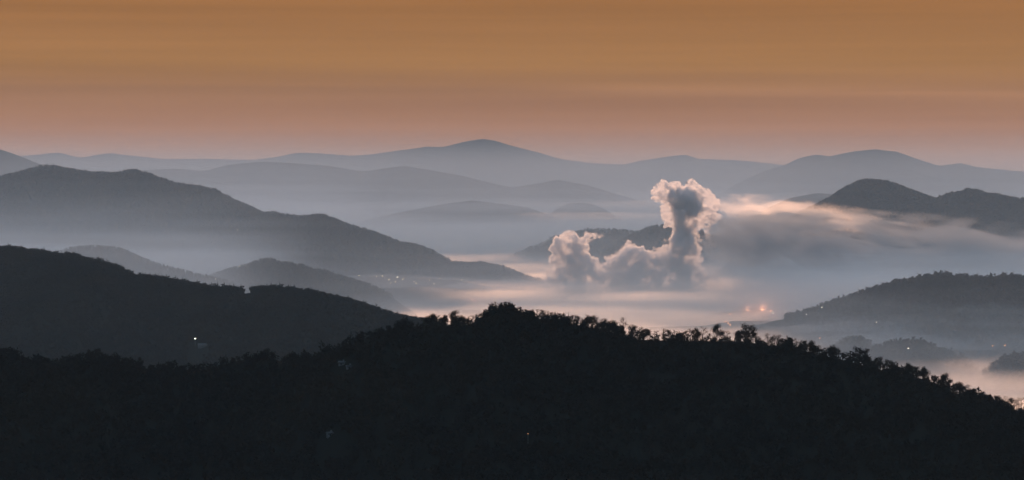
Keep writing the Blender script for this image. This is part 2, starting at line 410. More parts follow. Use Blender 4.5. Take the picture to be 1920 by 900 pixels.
def slab(x0, x1, y0, y1, z0, z1):
    v = [(x, y, z) for x in (x0, x1) for y in (y0, y1) for z in (z0, z1)]
    return v, [(0, 1, 3, 2), (4, 6, 7, 5), (0, 4, 5, 1), (2, 3, 7, 6), (0, 2, 6, 4), (1, 5, 7, 3)]
M_WALL = surf_mat('house_wall', (0.09, 0.09, 0.09), (0.13, 0.13, 0.13), .6)
M_ROOF = surf_mat('house_roof', (0.08, 0.085, 0.09), (0.13, 0.13, 0.14), .8)
M_DARKW = surf_mat('window_glass', (0.02, 0.02, 0.025), (0.03, 0.03, 0.035), 1.0, rough=.2)
M_LITW = lamp_mat('lit_window', (1.0, .8, .5), 2.5)
def house(px, py, w, d, h, label, lit=False, rot=0.0):
    p = cast(px, py)
    e = bpy.data.objects.new('house', None); sc.collection.objects.link(e); e.location = p; e.rotation_euler = (0, 0, rot)
    wv, wf = slab(-w / 2, w / 2, -d / 2, d / 2, -3, h)
    mesh_from('wall', wv, wf, M_WALL, parent=e)
    o_, rg = .5, d * .32
    rv = [(-w/2-o_, -d/2-o_, h), (w/2+o_, -d/2-o_, h), (w/2+o_, 0, h+rg), (-w/2-o_, 0, h+rg), (-w/2-o_, d/2+o_, h), (w/2+o_, d/2+o_, h)]
    rv += [(x, y, z + .25) for x, y, z in rv]
    rf = [(0, 1, 2, 3), (3, 2, 5, 4), (6, 9, 8, 7), (9, 10, 11, 8), (0, 6, 7, 1), (4, 5, 11, 10), (0, 3, 9, 6), (3, 4, 10, 9), (1, 7, 8, 2), (2, 8, 11, 5)]
    rr_ = mesh_from('roof', rv, rf, M_ROOF, parent=e)
    cv, cf = slab(w*.2, w*.2+.9, -.4, .5, h, h+rg+1.2); mesh_from('chimney', cv, cf, M_WALL, parent=rr_)
    dv, df = slab(-.5, .5, -d/2-.06, -d/2+.02, 0, 2.1); mesh_from('door', dv, df, M_DARKW, parent=e)
    for k in (-.34, -.18, .2, .36):
        dv, df = slab(k*w-.5, k*w+.5, -d/2-.06, -d/2+.02, 1.0, 2.2); mesh_from('window', dv, df, M_LITW if lit else M_DARKW, parent=e)
    tag(e, label, 'house')
    return p
HOUSES = [house(380, 650, 16, 8, 3.2, 'pale low house beside the lone lamp on the slope of the second ridge', rot=.1),
          house(618, 817, 3.6, 2.4, 1.6, 'small pale house low on the dark slope of the near ridge', rot=.5),
          house(641, 684, 4, 2.6, 1.6, 'pale house among trees below the climbing crest of the near ridge', rot=-.3),
          house(654, 691, 3, 2.2, 1.4, 'lower and smaller of two pale houses below the climbing crest', rot=.4)]
p = cast(366, 648)
e = bpy.data.objects.new('street_lamp', None); sc.collection.objects.link(e); e.location = p
pv, pf = tube0(12, .2, .12); mesh_from('pole', pv, pf, M_POLE, parent=e)
bv, bf = ball(1.3); mesh_from('lamp_head', [(q[0], q[1], q[2] + 12.3) for q in bv], bf, LM_['w'], parent=e)
tag(e, 'lone bright white lamp beside the pale house on the second ridge', 'street lamp', 'lit street lamps of the valley')
LONE = p
p = cast(990, 838)
e = bpy.data.objects.new('street_lamp', None); sc.collection.objects.link(e); e.location = p
pv, pf = tube0(8, .1, .07); mesh_from('pole', pv, pf, M_POLE, parent=e)
bv, bf = ball(.15); mesh_from('lamp_head', [(q[0], q[1], q[2] + 8.1) for q in bv], bf, LM_['o'], parent=e)
tag(e, 'tiny orange lamp low on the dark slope of the near ridge', 'street lamp', 'lit street lamps of the valley')
p = cast(219, 486)
e = bpy.data.objects.new('water_tower', None); sc.collection.objects.link(e); e.location = p
tv_, tf_ = tube0(26, 3.2, 3.2, 12); mesh_from('tank', tv_, tf_, M_WALL, parent=e)
bv, bf = ball(3.2, 12, 5, .5); mesh_from('dome', [(q[0], q[1], q[2] + 26) for q in bv], bf, M_WALL, parent=e)
tag(e, 'slim pale water tower on the low misty hill behind the second ridge', 'water tower')
p = cast(149, 676)
e = bpy.data.objects.new('radio_mast', None); sc.collection.objects.link(e); e.location = p
pv, pf = tube0(9, .12, .06); mesh_from('pole', pv, pf, M_POLE, parent=e)
for q in (6.5, 8.2):
    dv, df = slab(-.7, .7, -.05, .05, q, q + .12); mesh_from('crossbar', dv, df, M_POLE, parent=e)
tag(e, 'thin radio mast on the crest at the left end of the near ridge', 'mast')

# ------------------------------------------------------------------ trees
def tube(path, radii, nseg=5):
    """tapered tube through the points"""
    path = [Vector(p) for p in path]
    vs, fs = [], []
    for i, p in enumerate(path):
        d = (path[min(i + 1, len(path) - 1)] - path[max(i - 1, 0)]).normalized()
        a = d.orthogonal().normalized(); b = d.cross(a)
        for k in range(nseg):
            t = 2 * math.pi * k / nseg
            vs.append(p + (a * math.cos(t) + b * math.sin(t)) * radii[i])
    for i in range(len(path) - 1):
        for k in range(nseg):
            k2 = (k + 1) % nseg
            fs.append((i * nseg + k, i * nseg + k2, (i + 1) * nseg + k2, (i + 1) * nseg + k))
    return vs, fs
def broad_tree(seed, h, spread, base, twigs, leafy):
    """(trunk verts, faces), (crown verts, faces): forked limbs and a cloud of twig tufts"""
    r = random.Random(seed)
    tv, tf = [], []
    def add(path, rad, n=5):
        v, f = tube(path, rad, n)
        o = len(tv); tv.extend(v); tf.extend([tuple(i + o for i in q) for q in f])
    lean = Vector((r.uniform(-.06, .06), r.uniform(-.06, .06), 0)) * h
    top = Vector((0, 0, h * 0.9)) + lean
    add([(0, 0, -1.2), Vector((0, 0, h * base)) + lean * 0.3, Vector((0, 0, h * (base + 1) / 2)) + lean * 0.6, top], [h * .018 + .05, h * .014 + .03, h * .009, .03])
    tips = [top]
    for i in range(9):
        z0 = h * (base + (0.85 - base) * (i / 9.0)) 
        a = r.uniform(0, 6.28) if i % 2 else i * 2.4
        reach = spread * h * r.uniform(0.6, 1.0) * (1 - 0.45 * i / 9)
        st = Vector((0, 0, z0)) + lean * (z0 / h)
        end = st + Vector((math.cos(a) * reach, math.sin(a) * reach, reach * r.uniform(0.55, 1.1)))
        end.z = min(end.z, h)
        mid = st.lerp(end, 0.5) + Vector((0, 0, -0.08 * reach))
        add([st, mid, end], [h * .008, h * .005, .03], 4)
        tips += [end, mid.lerp(end, 0.5)]
        for q in range(2):
            a2 = a + r.uniform(-1, 1); e2 = mid + Vector((math.cos(a2), math.sin(a2), r.uniform(.4, 1.2))) * reach * 0.5
            add([mid, e2], [h * .004, .02], 3); tips.append(e2)
    cv, cf = [], []
    for tp in tips:
        for q in range(twigs):
            c = tp + Vector((r.gauss(0, 1), r.gauss(0, 1), r.gauss(0, .8))) * h * 0.055 * leafy
            d = Vector((r.gauss(0, 1), r.gauss(0, 1), r.gauss(0.5, 1))).normalized()
            e = d.orthogonal().normalized(); e.rotate(Matrix.Rotation(r.uniform(0, 6.28), 3, d))
            ln = h * r.uniform(.02, .05) * leafy; w = h * r.uniform(.006, .02) * leafy
            o = len(cv)
            cv.extend([c - e * w, c + e * w, c + d * ln + e * w * .3, c + d * ln - e * w * .3]); cf.append((o, o + 1, o + 2, o + 3))
    return (tv, tf), (cv, cf)
def conifer(seed, h, spread):
    r = random.Random(seed)
    tv, tf = tube([(0, 0, -1.2), (0, 0, h * .5), (0, 0, h)], [h * .016, h * .01, .02], 5)
    cv, cf = [], []
    lv = 16
    for i in range(lv):
        z = h * (0.12 + 0.86 * i / lv)
        rad = spread * h * (1 - i / lv) ** 0.85 + 0.15
        for q in range(11):
            a = r.uniform(0, 6.28); rr = rad * r.uniform(.6, 1.1)
            c = Vector((0, 0, z + r.uniform(-.02, .02) * h)); t = c + Vector((math.cos(a) * rr, math.sin(a) * rr, -rr * .35))
            s = Vector((-math.sin(a), math.cos(a), 0)) * rr * .28
            o = len(cv); cv.extend([c, c.lerp(t, .6) + s, t, c.lerp(t, .6) - s]); cf.append((o, o + 1, o + 2, o + 3))
    return (tv, tf), (cv, cf)

KINDS = []   # (kind name, trunk mesh object, crown mesh object, height)
specs = [('bare_tree', broad_tree(1, 12, .30, .30, 9, .9), 12, M_TWIG), ('bare_tree', broad_tree(2, 12, .24, .35, 8, .9), 12, M_TWIG),
         ('bare_tree', broad_tree(3, 12, .34, .22, 8, 1.0), 12, M_TWIG), ('bare_tree', broad_tree(4, 12, .20, .42, 7, .8), 12, M_TWIG),
         ('leafy_tree', broad_tree(5, 11, .33, .20, 26, 1.35), 11, M_TWIG), ('leafy_tree', broad_tree(6, 11, .28, .24, 24, 1.3), 11, M_TWIG),
         ('conifer_tree', conifer(7, 12, .16), 12, M_NEEDLE), ('conifer_tree', conifer(8, 12, .22), 12, M_NEEDLE)]
for nm, (tr, cr), h, m in specs:
    t = mesh_from('trunk', tr[0], tr[1], M_BARK, link=False).data
    c = mesh_from('crown', cr[0], cr[1], m, link=False).data
    for o in list(bpy.data.objects):
        if o.users == 0 or (o.type == 'MESH' and not o.users_collection):
            bpy.data.objects.remove(o)
    KINDS.append((nm, t, c, h))

def put_tree(k, loc, h, label, group, rz=None, wide=1.0):
    nm, t, c, h0 = KINDS[k]
    e = bpy.data.objects.new(nm, None); sc.collection.objects.link(e)
    e.location = loc; e.rotation_euler = (0, 0, random.uniform(0, 6.28) if rz is None else rz)
    s = h / h0; e.scale = (s * wide, s * wide, s); e.empty_display_size = 1
    for pn, me in (('trunk', t), ('crown', c)):
        q = bpy.data.objects.new(pn, me); sc.collection.objects.link(q); q.parent = e
    tag(e, label, 'tree', group)
    return e
def px_of(x, y):
    return 960 + x / y * FPX * (CP)
def on_fg(px, v):
    D = float(FG.D(px)) + v
    x = (px - 960) / FPX * D / CP
    z = float(FG.height(np.array(x), np.array(float(v))))
    # D varies with px, so correct y for the crest line at that x
    y = float(FG.yc(x)) + v
    return x, y, z

def leafy_templates(n, cnt, seed, size=1.0, trunk=True, clump=0.16):
    out = []
    r = np.random.default_rng(seed)
    for i in range(n):
        p = r.normal(size=(cnt, 3)); p /= np.linalg.norm(p, axis=1)[:, None]
        p *= r.uniform(0.35, 1, (cnt, 1)) ** 0.6
        p *= np.array([0.36, 0.36, 0.40]) * (1 + 0.25 * r.normal(size=3)); p[:, 2] += 0.6
        a = r.normal(size=(cnt, 3)) * clump; b = r.normal(size=(cnt, 3)) * clump
        v = np.stack([p - a * .5, p + a * .5, p + b], 1).reshape(-1, 3)
        if trunk:
            tv = np.array([[-.02, 0, -.15], [.02, 0, -.15], [0, 0, .8], [0, -.02, -.15], [0, .02, -.15], [0, 0, .8]])
            v = np.concatenate([v, tv])
        out.append(v)
    return out
def forest(name, ridge, n, vr, hr, tmpl, seed, label, mask=None, mat=M_WOOD, vpow=1.0, pxr=None):
    r = np.random.default_rng(seed)
    x0, x1 = ridge.xa, ridge.xb
    if pxr:
        x0, x1 = (pxr[0] - 960) / FPX * ridge.cyy[0], (pxr[1] - 960) / FPX * ridge.cyy[-1]
    x = r.uniform(x0, x1, n); v = vr[1] - (vr[1] - vr[0]) * r.uniform(0, 1, n) ** vpow
    y = ridge.yc(x) + v
    keep = np.ones(len(x), bool)
    for hp in HOUSES + [LONE]:
        keep &= ~((np.abs(x - hp.x) < 9) & (y < hp.y + 5) & (y > hp.y - (26 if hp.y < 2500 else 60)))
    x, v, y = x[keep], v[keep], y[keep]
    if mask is not None:
        k = mask(960 + x / y * FPX, v); x, v, y = x[k], v[k], y[k]
    n = len(x)
    z = ridge.height(x, v) - 0.3
    h = r.uniform(hr[0], hr[1], n) * (np.where(v > -30, 0.55 + 0.62 * vnoise(x / 11, x * 0 + 3, 77), 1.0) if ridge is FG else 1.0) * (0.8 + 0.4 * vnoise(x / 45, v / 45, seed))
    a = r.uniform(0, 6.283, n); ca, sa = np.cos(a), np.sin(a)
    wd = h * r.uniform(0.8, 1.25, n)
    which = r.integers(0, len(tmpl), n)
    vs = []
    for t in range(len(tmpl)):
        k = which == t
        T = tmpl[t]
        tx = T[None, :, 0] * wd[k, None]; ty = T[None, :, 1] * wd[k, None]; tz = T[None, :, 2] * h[k, None]
        X = x[k, None] + tx * ca[k, None] - ty * sa[k, None]
        Y = y[k, None] + tx * sa[k, None] + ty * ca[k, None]
        Z = z[k, None] + tz
        vs.append(np.stack([X, Y, Z], -1).reshape(-1, 3))
    vs = np.concatenate(vs)
    o = mesh_from(name, vs, np.arange(len(vs)).reshape(-1, 3), mat)
    tag(o, label, 'woods', kind='stuff')
    return o
T_NEAR = leafy_templates(10, 60, 1, clump=0.13)
T_MID = leafy_templates(8, 26, 2, clump=0.2)
T_FAR = leafy_templates(6, 10, 3, clump=0.34, trunk=False)
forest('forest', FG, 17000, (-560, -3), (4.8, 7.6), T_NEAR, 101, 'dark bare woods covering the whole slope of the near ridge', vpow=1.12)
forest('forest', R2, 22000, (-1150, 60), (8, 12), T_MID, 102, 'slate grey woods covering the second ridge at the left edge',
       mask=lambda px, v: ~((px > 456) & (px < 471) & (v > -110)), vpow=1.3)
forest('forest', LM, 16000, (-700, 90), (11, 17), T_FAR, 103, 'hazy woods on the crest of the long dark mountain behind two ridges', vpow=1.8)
forest('forest', R1, 9000, (-700, 60), (9, 17), T_FAR, 104, 'hazy woods on the misty hill at the right edge', vpow=1.5, mask=lambda px, v: px > 1475)
forest('forest', RD, 9000, (-500, 70), (12, 18), T_FAR, 105, 'woods on the twin dark peaks above the mist bank', vpow=1.8)
forest('forest', HA, 3500, (-500, 60), (9, 13), T_FAR, 106, 'faint woods on the low misty hill behind the second ridge')
forest('forest', HB, 3500, (-500, 60), (9, 13), T_FAR, 107, 'faint woods on the small pointed hill in valley mist')
forest('forest', C1, 3500, (-500, 60), (12, 18), T_FAR, 108, 'woods on the hillside behind the lower steam cloud')
forest('forest', C2, 3000, (-500, 60), (12, 18), T_FAR, 109, 'woods on the darker shoulder beside the tall steam column')
for i, s in enumerate(S):
    forest('forest', s, 700, (-200, 150), (9, 16), T_FAR, 110 + i,
           ['woods on the faint knoll above the wooded knolls in the fog', 'woods on the small round knoll in the fog', 'woods on the long low knoll in the fog above the near ridge',
            'woods on the flat knoll in fog at the right edge', 'woods on the lowest dark knoll at the right edge'][i])

# three hundred trees one can tell apart along the crest of the near ridge
WHERE = [(90, 'where the near ridge leaves the photo on the radio mast side'), (165, 'by the radio mast on the near ridge'), (235, 'on the round-topped rise after the radio mast'),
    (300, 'in the saddle of the near ridge'), (380, 'just after the saddle of the near ridge'), (440, 'on the gentle rise before the round hump'), (560, 'on the round hump of the near ridge'),
    (650, 'in the notch after the round hump'), (720, 'on the steep climb above the pale houses'), (795, 'at the top of the climb, before the row of see-through trees'),
    (835, 'at the start of the see-through row before the summit knob'), (880, 'at the end of the see-through row before the summit knob'), (925, 'on the near flank of the summit knob'), (958, 'on the very summit knob'),
    (1000, 'on the far flank of the summit knob'), (1060, 'on the shelf after the summit knob'), (1120, 'around the pointed conifer after the summit'), (1160, 'shortly before the tallest bare tree'),
    (1210, 'beside the tallest bare tree'), (1290, 'where the crest levels out'), (1360, 'round the two tall rounded trees'), (1430, 'round the widest spreading tree of the level crest'),
    (1490, 'where the level crest begins to fall'), (1550, 'on the first drop, under the knolls in the fog'), (1600, 'in the dip by the lone bare tree'), (1650, 'round the two bushy trees halfway down'),
    (1710, 'on the even slope below the halfway trees'), (1760, 'shortly above the round crowned tree far down'), (1830, 'shortly below the round crowned tree far down'), (9999, 'at the lowest visible end of the falling crest')]
def seg_label(px, k, hp, wd):
    kind = {'bare_tree': 'bare tree', 'leafy_tree': 'bushy tree', 'conifer_tree': 'dark conifer'}[KINDS[k][0]]
    w = next(t for lim, t in WHERE if px < lim)
    big = 'tall' if hp > 21 else 'middling' if hp > 15.5 else 'small' if hp > 11.5 else 'stunted'
    wide = 'broad' if wd > 1.1 else 'slender' if wd < .93 else ''
    return ' '.join(f'{big} {wide} {kind} {w}'.split()[:16])
def G(k): return 'trees along the crest of the near ridge'
special = [   # px, height in photo pixels, kind, wide, label
    (1170, 33, 0, .8, 'tallest bare tree standing up past the summit knob of the near ridge'),
    (1066, 24, 6, .9, 'short pointed conifer just past the summit knob'),
    (812, 23, 4, 1.0, 'bushy tree that starts the row before the summit knob'),
    (852, 27, 4, 1.2, 'wide rounded tree that ends the row before the summit knob'),
    (1188, 26, 1, .8, 'slim bare tree next to the tallest tree past the summit'),
    (1405, 32, 4, 1.35, 'widest spreading tree on the level middle of the crest'),
    (1345, 30, 4, 1.0, 'first of two tall rounded trees on the level crest'),
    (1318, 26, 0, 1.0, 'bare rounded tree beside the two tall trees on the level crest'),
    (1563, 24, 0, .9, 'lone bare tree standing above its neighbours in the crest dip'),
    (1610, 30, 4, .9, 'tall bushy tree halfway down the falling crest'),
    (1625, 30, 5, 1.0, 'broad bushy tree beside the tall one halfway down the falling crest'),
    (1775, 26, 4, 1.1, 'round crowned tree far down the falling crest of the near ridge'),
    (263, 20, 5, .8, 'rounded tree at the edge of the saddle in the near ridge'),
    (181, 18, 4, 1.2, 'round tree on top of the low crest left of the saddle'),
    (500, 16, 4, 1.8, 'wide tree on top of the round hump in the near ridge'),
    (1440, 22, 2, .9, 'ragged bare tree where the level crest begins to fall')]
ntree = 0
USED = set()
PXM = lambda px: float(FG.D(px)) / FPX      # metres per photo pixel at the crest
for px, hp, k, wd, lab in special:
    x, y, z = on_fg(px, -4)
    put_tree(k, (x, y, z - .4), 1.2 * hp * PXM(px), lab, None, wide=wd); ntree += 1
while ntree < 300:
    px = random.uniform(-5, 1925) if ntree % 4 == 0 else random.uniform(790, 1925)
    v = random.uniform(-5, 9)
    dens = 1.0
    if 880 < px < 900: dens = .5
    if random.random() > dens: continue
    hp = random.uniform(12, 21)
    if px > 1100: hp = random.uniform(15, 27)
    if px < 780: hp = random.uniform(8, 14)
    if 895 < px < 985: hp = random.uniform(8, 13)
    if 800 < px < 870: hp = random.uniform(17, 25)
    k = random.choices(range(8), [3, 3, 3, 2, 3, 3, .4, .25])[0]
    x, y, z = on_fg(px, v)
    wd = random.uniform(.8, 1.25)
    lab = seg_label(px, k, hp, wd)
    if lab in USED: continue
    USED.add(lab)
    put_tree(k, (x, y, z - .4), hp * PXM(px), lab, G(k), wide=wd); ntree += 1

# ------------------------------------------------------------------ air: even haze, then the valley fog in sheets
def box(name, x0, x1, y0, y1, z0, z1, mat):
    v = [(x, y, z) for x in (x0, x1) for y in (y0, y1) for z in (z0, z1)]
    f = [(0, 1, 3, 2), (4, 6, 7, 5), (0, 4, 5, 1), (2, 3, 7, 6), (0, 2, 6, 4), (1, 5, 7, 3)]
    return mesh_from(name, v, f, mat)
hz = box('haze', -14000, 14000, -2000, 28500, -60, 872, vol_mat('haze_air', (0.80, 0.93, 1.0), 2.3e-5, -0.45))
tag(hz, 'pale blue grey haze filling the air between the ridges', 'haze', kind='stuff')

def fog_sheet(name, top, amp, lx, ly, x0, x1, y0, y1, mat, label, seed, nx=160, ny=220, bottom=-40, detail=4, edge=0.0):
    gx = np.linspace(x0, x1, nx); gy = y0 + (y1 - y0) * np.linspace(0, 1, ny) ** 1.4
    X, Y = np.meshgrid(gx, gy, indexing='ij')
    n = fbm(X / lx + .6 * fbm(X / lx, Y / ly, seed + 5, 2), Y / ly, seed, detail, .45)
    Z = top + amp * n
    if edge:
        e = np.minimum.reduce([X - x0, x1 - X, Y - y0, y1 - Y]); Z = bottom + 2 + (Z - bottom - 2) * smooth(e, 0, edge)
    T = np.stack([X, Y, Z], -1).reshape(-1, 3); B = T.copy(); B[:, 2] = bottom
    fT = grid_faces(nx, ny); nn = nx * ny
    fB = fT[:, ::-1] + nn
    idx = np.arange(nn).reshape(nx, ny)
    per = np.concatenate([idx[:, 0], idx[-1, 1:], idx[-2::-1, -1], idx[0, -2:0:-1]])
    p2 = np.roll(per, -1)
    fS = np.stack([per, p2 + 0, p2 + nn, per + nn], 1)[:, ::-1]
    o = mesh_from(name, np.concatenate([T, B]), np.concatenate([fT, fB, fS]), mat, smooth_on=False)
    tag(o, label, 'fog', kind='stuff')
    return o
def mapr(t, v, a, b, c=0.0, d=1.0):
    n = N(t, 'ShaderNodeMapRange', interpolation_type='SMOOTHSTEP')
    L(t, v, n.inputs[0])
    for i, q in enumerate((a, b, c, d)):
        n.inputs[i + 1].default_value = q
    return n.outputs[0]
def basin_mist():
    """mist that thins out evenly with height, thickest in the shaded basin to the west"""
    m = bpy.data.materials.new('basin_mist'); m.use_nodes = True
    t = m.node_tree; t.nodes.clear()
    out = N(t, 'ShaderNodeOutputMaterial'); v = N(t, 'ShaderNodeVolumePrincipled')
    g = N(t, 'ShaderNodeNewGeometry')
    sp = N(t, 'ShaderNodeSeparateXYZ'); L(t, g.outputs['Position'], sp.inputs[0])
    x, y, z = sp.outputs
    mp_ = N(t, 'ShaderNodeMapping'); mp_.inputs['Scale'].default_value = (1 / 3600, 1 / 3000, 1 / 120)
    L(t, g.outputs['Position'], mp_.inputs[0])
    nn = N(t, 'ShaderNodeTexNoise'); nn.inputs['Scale'].default_value = 1.6; nn.inputs['Detail'].default_value = 3
    L(t, mp_.outputs[0], nn.inputs['Vector'])
    ns = mapr(t, nn.outputs[0], 0.36, 0.64, 0.35, 1.65)
    ex = math_node(t, 'EXPONENT', math_node(t, 'MULTIPLY_ADD', z, -1 / 70.0)); ex.node.inputs[0].links[0].from_node.inputs[2].default_value = 125 / 70.0
    ex = math_node(t, 'MINIMUM', ex, 1.6)
    left = mapr(t, x, -1400, -600, 1, 0)
    far = mapr(t, y, 12300, 15000, 0, 0.55)
    right = math_node(t, 'MULTIPLY', math_node(t, 'MULTIPLY', mapr(t, x, 600, 1400, 0, 0.6), mapr(t, y, 6300, 7300)), mapr(t, z, 130, 280, 1, 0.25))
    area = math_node(t, 'MAXIMUM', math_node(t, 'MAXIMUM', left, far), math_node(t, 'MAXIMUM', right, 0.09))
    area = math_node(t, 'MULTIPLY', area, mapr(t, y, 2900, 6300))
    right.node.label = 'right'
    d = math_node(t, 'MULTIPLY', math_node(t, 'MULTIPLY', ex, area), math_node(t, 'MULTIPLY', ns, 5.4e-3))
    hi = math_node(t, 'MULTIPLY', math_node(t, 'MULTIPLY', mapr(t, z, 500, 840, 1, 0), math_node(t, 'MULTIPLY', mapr(t, y, 2700, 6500), mapr(t, x, 300, 2300, 1, 0.6))), 2.6e-5)
    hi = math_node(t, 'ADD', hi, math_node(t, 'MULTIPLY', math_node(t, 'MULTIPLY', mapr(t, z, 500, 840, 1, 0), mapr(t, y, 12500, 16500)), 7.5e-5))
    L(t, math_node(t, 'ADD', d, hi), v.inputs['Density'])
    v.inputs['Color'].default_value = (0.88, 0.95, 0.99, 1); L(t, mapr(t, y, 12000, 16000, -0.28, -0.06), v.inputs['Anisotropy'])
    L(t, v.outputs[0], out.inputs['Volume'])
    m.cycles.volume_step_rate = 0.25
    o = box('mist', -13200, 13200, 2700, 27900, -45, 850, m)
    tag(o, 'grey mist thinning with height against the far mountainsides', 'mist', kind='stuff')
basin_mist()
def valley_fog():
    """the sea of fog: a soft, rippled upper edge and drifting streaks"""
    m = bpy.data.materials.new('valley_fog'); m.use_nodes = True
    t = m.node_tree; t.nodes.clear()
    out = N(t, 'ShaderNodeOutputMaterial'); v = N(t, 'ShaderNodeVolumePrincipled')
    g = N(t, 'ShaderNodeNewGeometry')
    sp = N(t, 'ShaderNodeSeparateXYZ'); L(t, g.outputs['Position'], sp.inputs[0])
    def noise(sx, sy, det, loc=0.0, dist=0.0, rot=0.0):
        mp_ = N(t, 'ShaderNodeMapping'); mp_.inputs['Scale'].default_value = (1 / sx, 1 / sy, 0); mp_.inputs['Location'].default_value = (loc, loc, 0)
        mp_.inputs['Rotation'].default_value = (0, 0, rot)
        L(t, g.outputs['Position'], mp_.inputs[0])
        nn = N(t, 'ShaderNodeTexNoise'); nn.inputs['Scale'].default_value = 1.0; nn.inputs['Detail'].default_value = det; nn.inputs['Distortion'].default_value = dist
        L(t, mp_.outputs[0], nn.inputs['Vector']); return nn.outputs[0]
    top = mapr(t, noise(1100, 520, 4, 2.0, .6, .12), .32, .68, 44, 108)
    hgt = math_node(t, 'SUBTRACT', top, sp.outputs[2])
    d = mapr(t, hgt, -14, 26, 0, 6.0e-3)
    L(t, d, v.inputs['Density'])
    grey = mapr(t, noise(1500, 480, 3, 7.0, .8, -.1), .52, .68, .74, .42)
    L(t, grey, v.inputs['Anisotropy'])
    v.inputs['Color'].default_value = (1.0, 0.975, 0.94, 1)
    L(t, v.outputs[0], out.inputs['Volume'])
    m.cycles.volume_step_rate = 0.06
    o = box('fog', -9000, 9000, 3600, 27500, -42, 134, m)
    tag(o, 'thick rippled fog lying level in the valley below the ridges', 'fog', kind='stuff')
valley_fog()

# drifting lenses of colder, greyer mist lying over the bright fog
def lens(px, py, wpx, deep, thick, D, k, label, seed, tilt=0.0, col=(0.72, 0.80, 0.86), g=0.0, name='mist', nu=64, nvv=40):
    x, y, z = p2w(px, py, D)
    hw = wpx * D / FPX / 2
    u = np.linspace(-1, 1, nu); v = np.linspace(-1, 1, nvv)
    U, V = np.meshgrid(u, v, indexing='ij')
    rr = np.sqrt(U * U + V * V) * (1 + 0.45 * fbm(U * 2.2 + seed, V * 1.6, seed, 4))
    T = np.clip(1 - rr, 0, 1) ** 0.8 * (1 + 0.6 * fbm(U * 5, V * 2.5, seed + 3, 4, .6))
    X = x + U * hw; Yc = y + V * deep / 2
    zc = z + tilt * U * hw + thick * .35 * fbm(U * 1.6, V * 1.6, seed + 6, 3)
    top = np.stack([X, Yc, zc + thick * .6 * T + .05], -1).reshape(-1, 3)
    bot = np.stack([X, Yc, zc - thick * .4 * T - .05], -1).reshape(-1, 3)
    f = grid_faces(nu, nvv); nn = nu * nvv
    idx = np.arange(nn).reshape(nu, nvv)
    per = np.concatenate([idx[:, 0], idx[-1, 1:], idx[-2::-1, -1], idx[0, -2:0:-1]]); p2 = np.roll(per, -1)
    fS = np.stack([per, p2, p2 + nn, per + nn], 1)[:, ::-1]
    o = mesh_from(name, np.concatenate([top, bot]), np.concatenate([f, f[:, ::-1] + nn, fS]), vol_mat('mist_patch', col, k, g))
    tag(o, label, 'mist', kind='stuff')
    return o
lens(960, 536, 330, 900, 30, 9700, 2.6e-3, 'grey streak across the pink fog before the dark hillock', 301)
lens(1240, 574, 620, 800, 24, 9000, 1.6e-3, 'long grey streak across the fog below the steam', 302)
lens(1150, 590, 300, 300, 20, 8500, 2.4e-3, 'short grey streak on the fog before the wooded crest', 304)
lens(1420, 590, 260, 420, 34, 8200, 1.0e-3, 'grey mist round the orange lamps', 305)
lens(1700, 612, 560, 700, 60, 7250, 1.5e-3, 'grey mist at the foot of the misty hill', 306)
lens(1850, 600, 400, 600, 80, 7000, 3e-4, 'pale veil before the misty hill', 307)
lens(730, 530, 460, 900, 50, 9700, 9e-4, 'grey mist over the town lights', 308, col=(.88, .94, 1))
lens(1700, 640, 420, 500, 40, 6850, 1.6e-3, 'mist drifting among the wooded knolls', 309)

lens(1640, 432, 560, 700, 60, 10600, 4e-4, 'warm lit streak sloping down below the twin peaks', 312, tilt=-0.10, col=(1, .97, .94), g=0.6)
WARM = (1.0, .97, .94)
lens(1290, 382, 640, 3000, 60, 19000, 1.6e-4, 'warm streak between the steam head and the far ridges', 321, col=WARM, g=.55)
lens(800, 448, 640, 2600, 70, 14500, 1.6e-4, 'warm lit mist behind the end of the long mountain', 323, col=WARM, g=.5)
lens(1130, 405, 420, 1800, 36, 15500, 2.5e-4, 'second warm streak, left of the steam head', 324, col=WARM, g=.5)
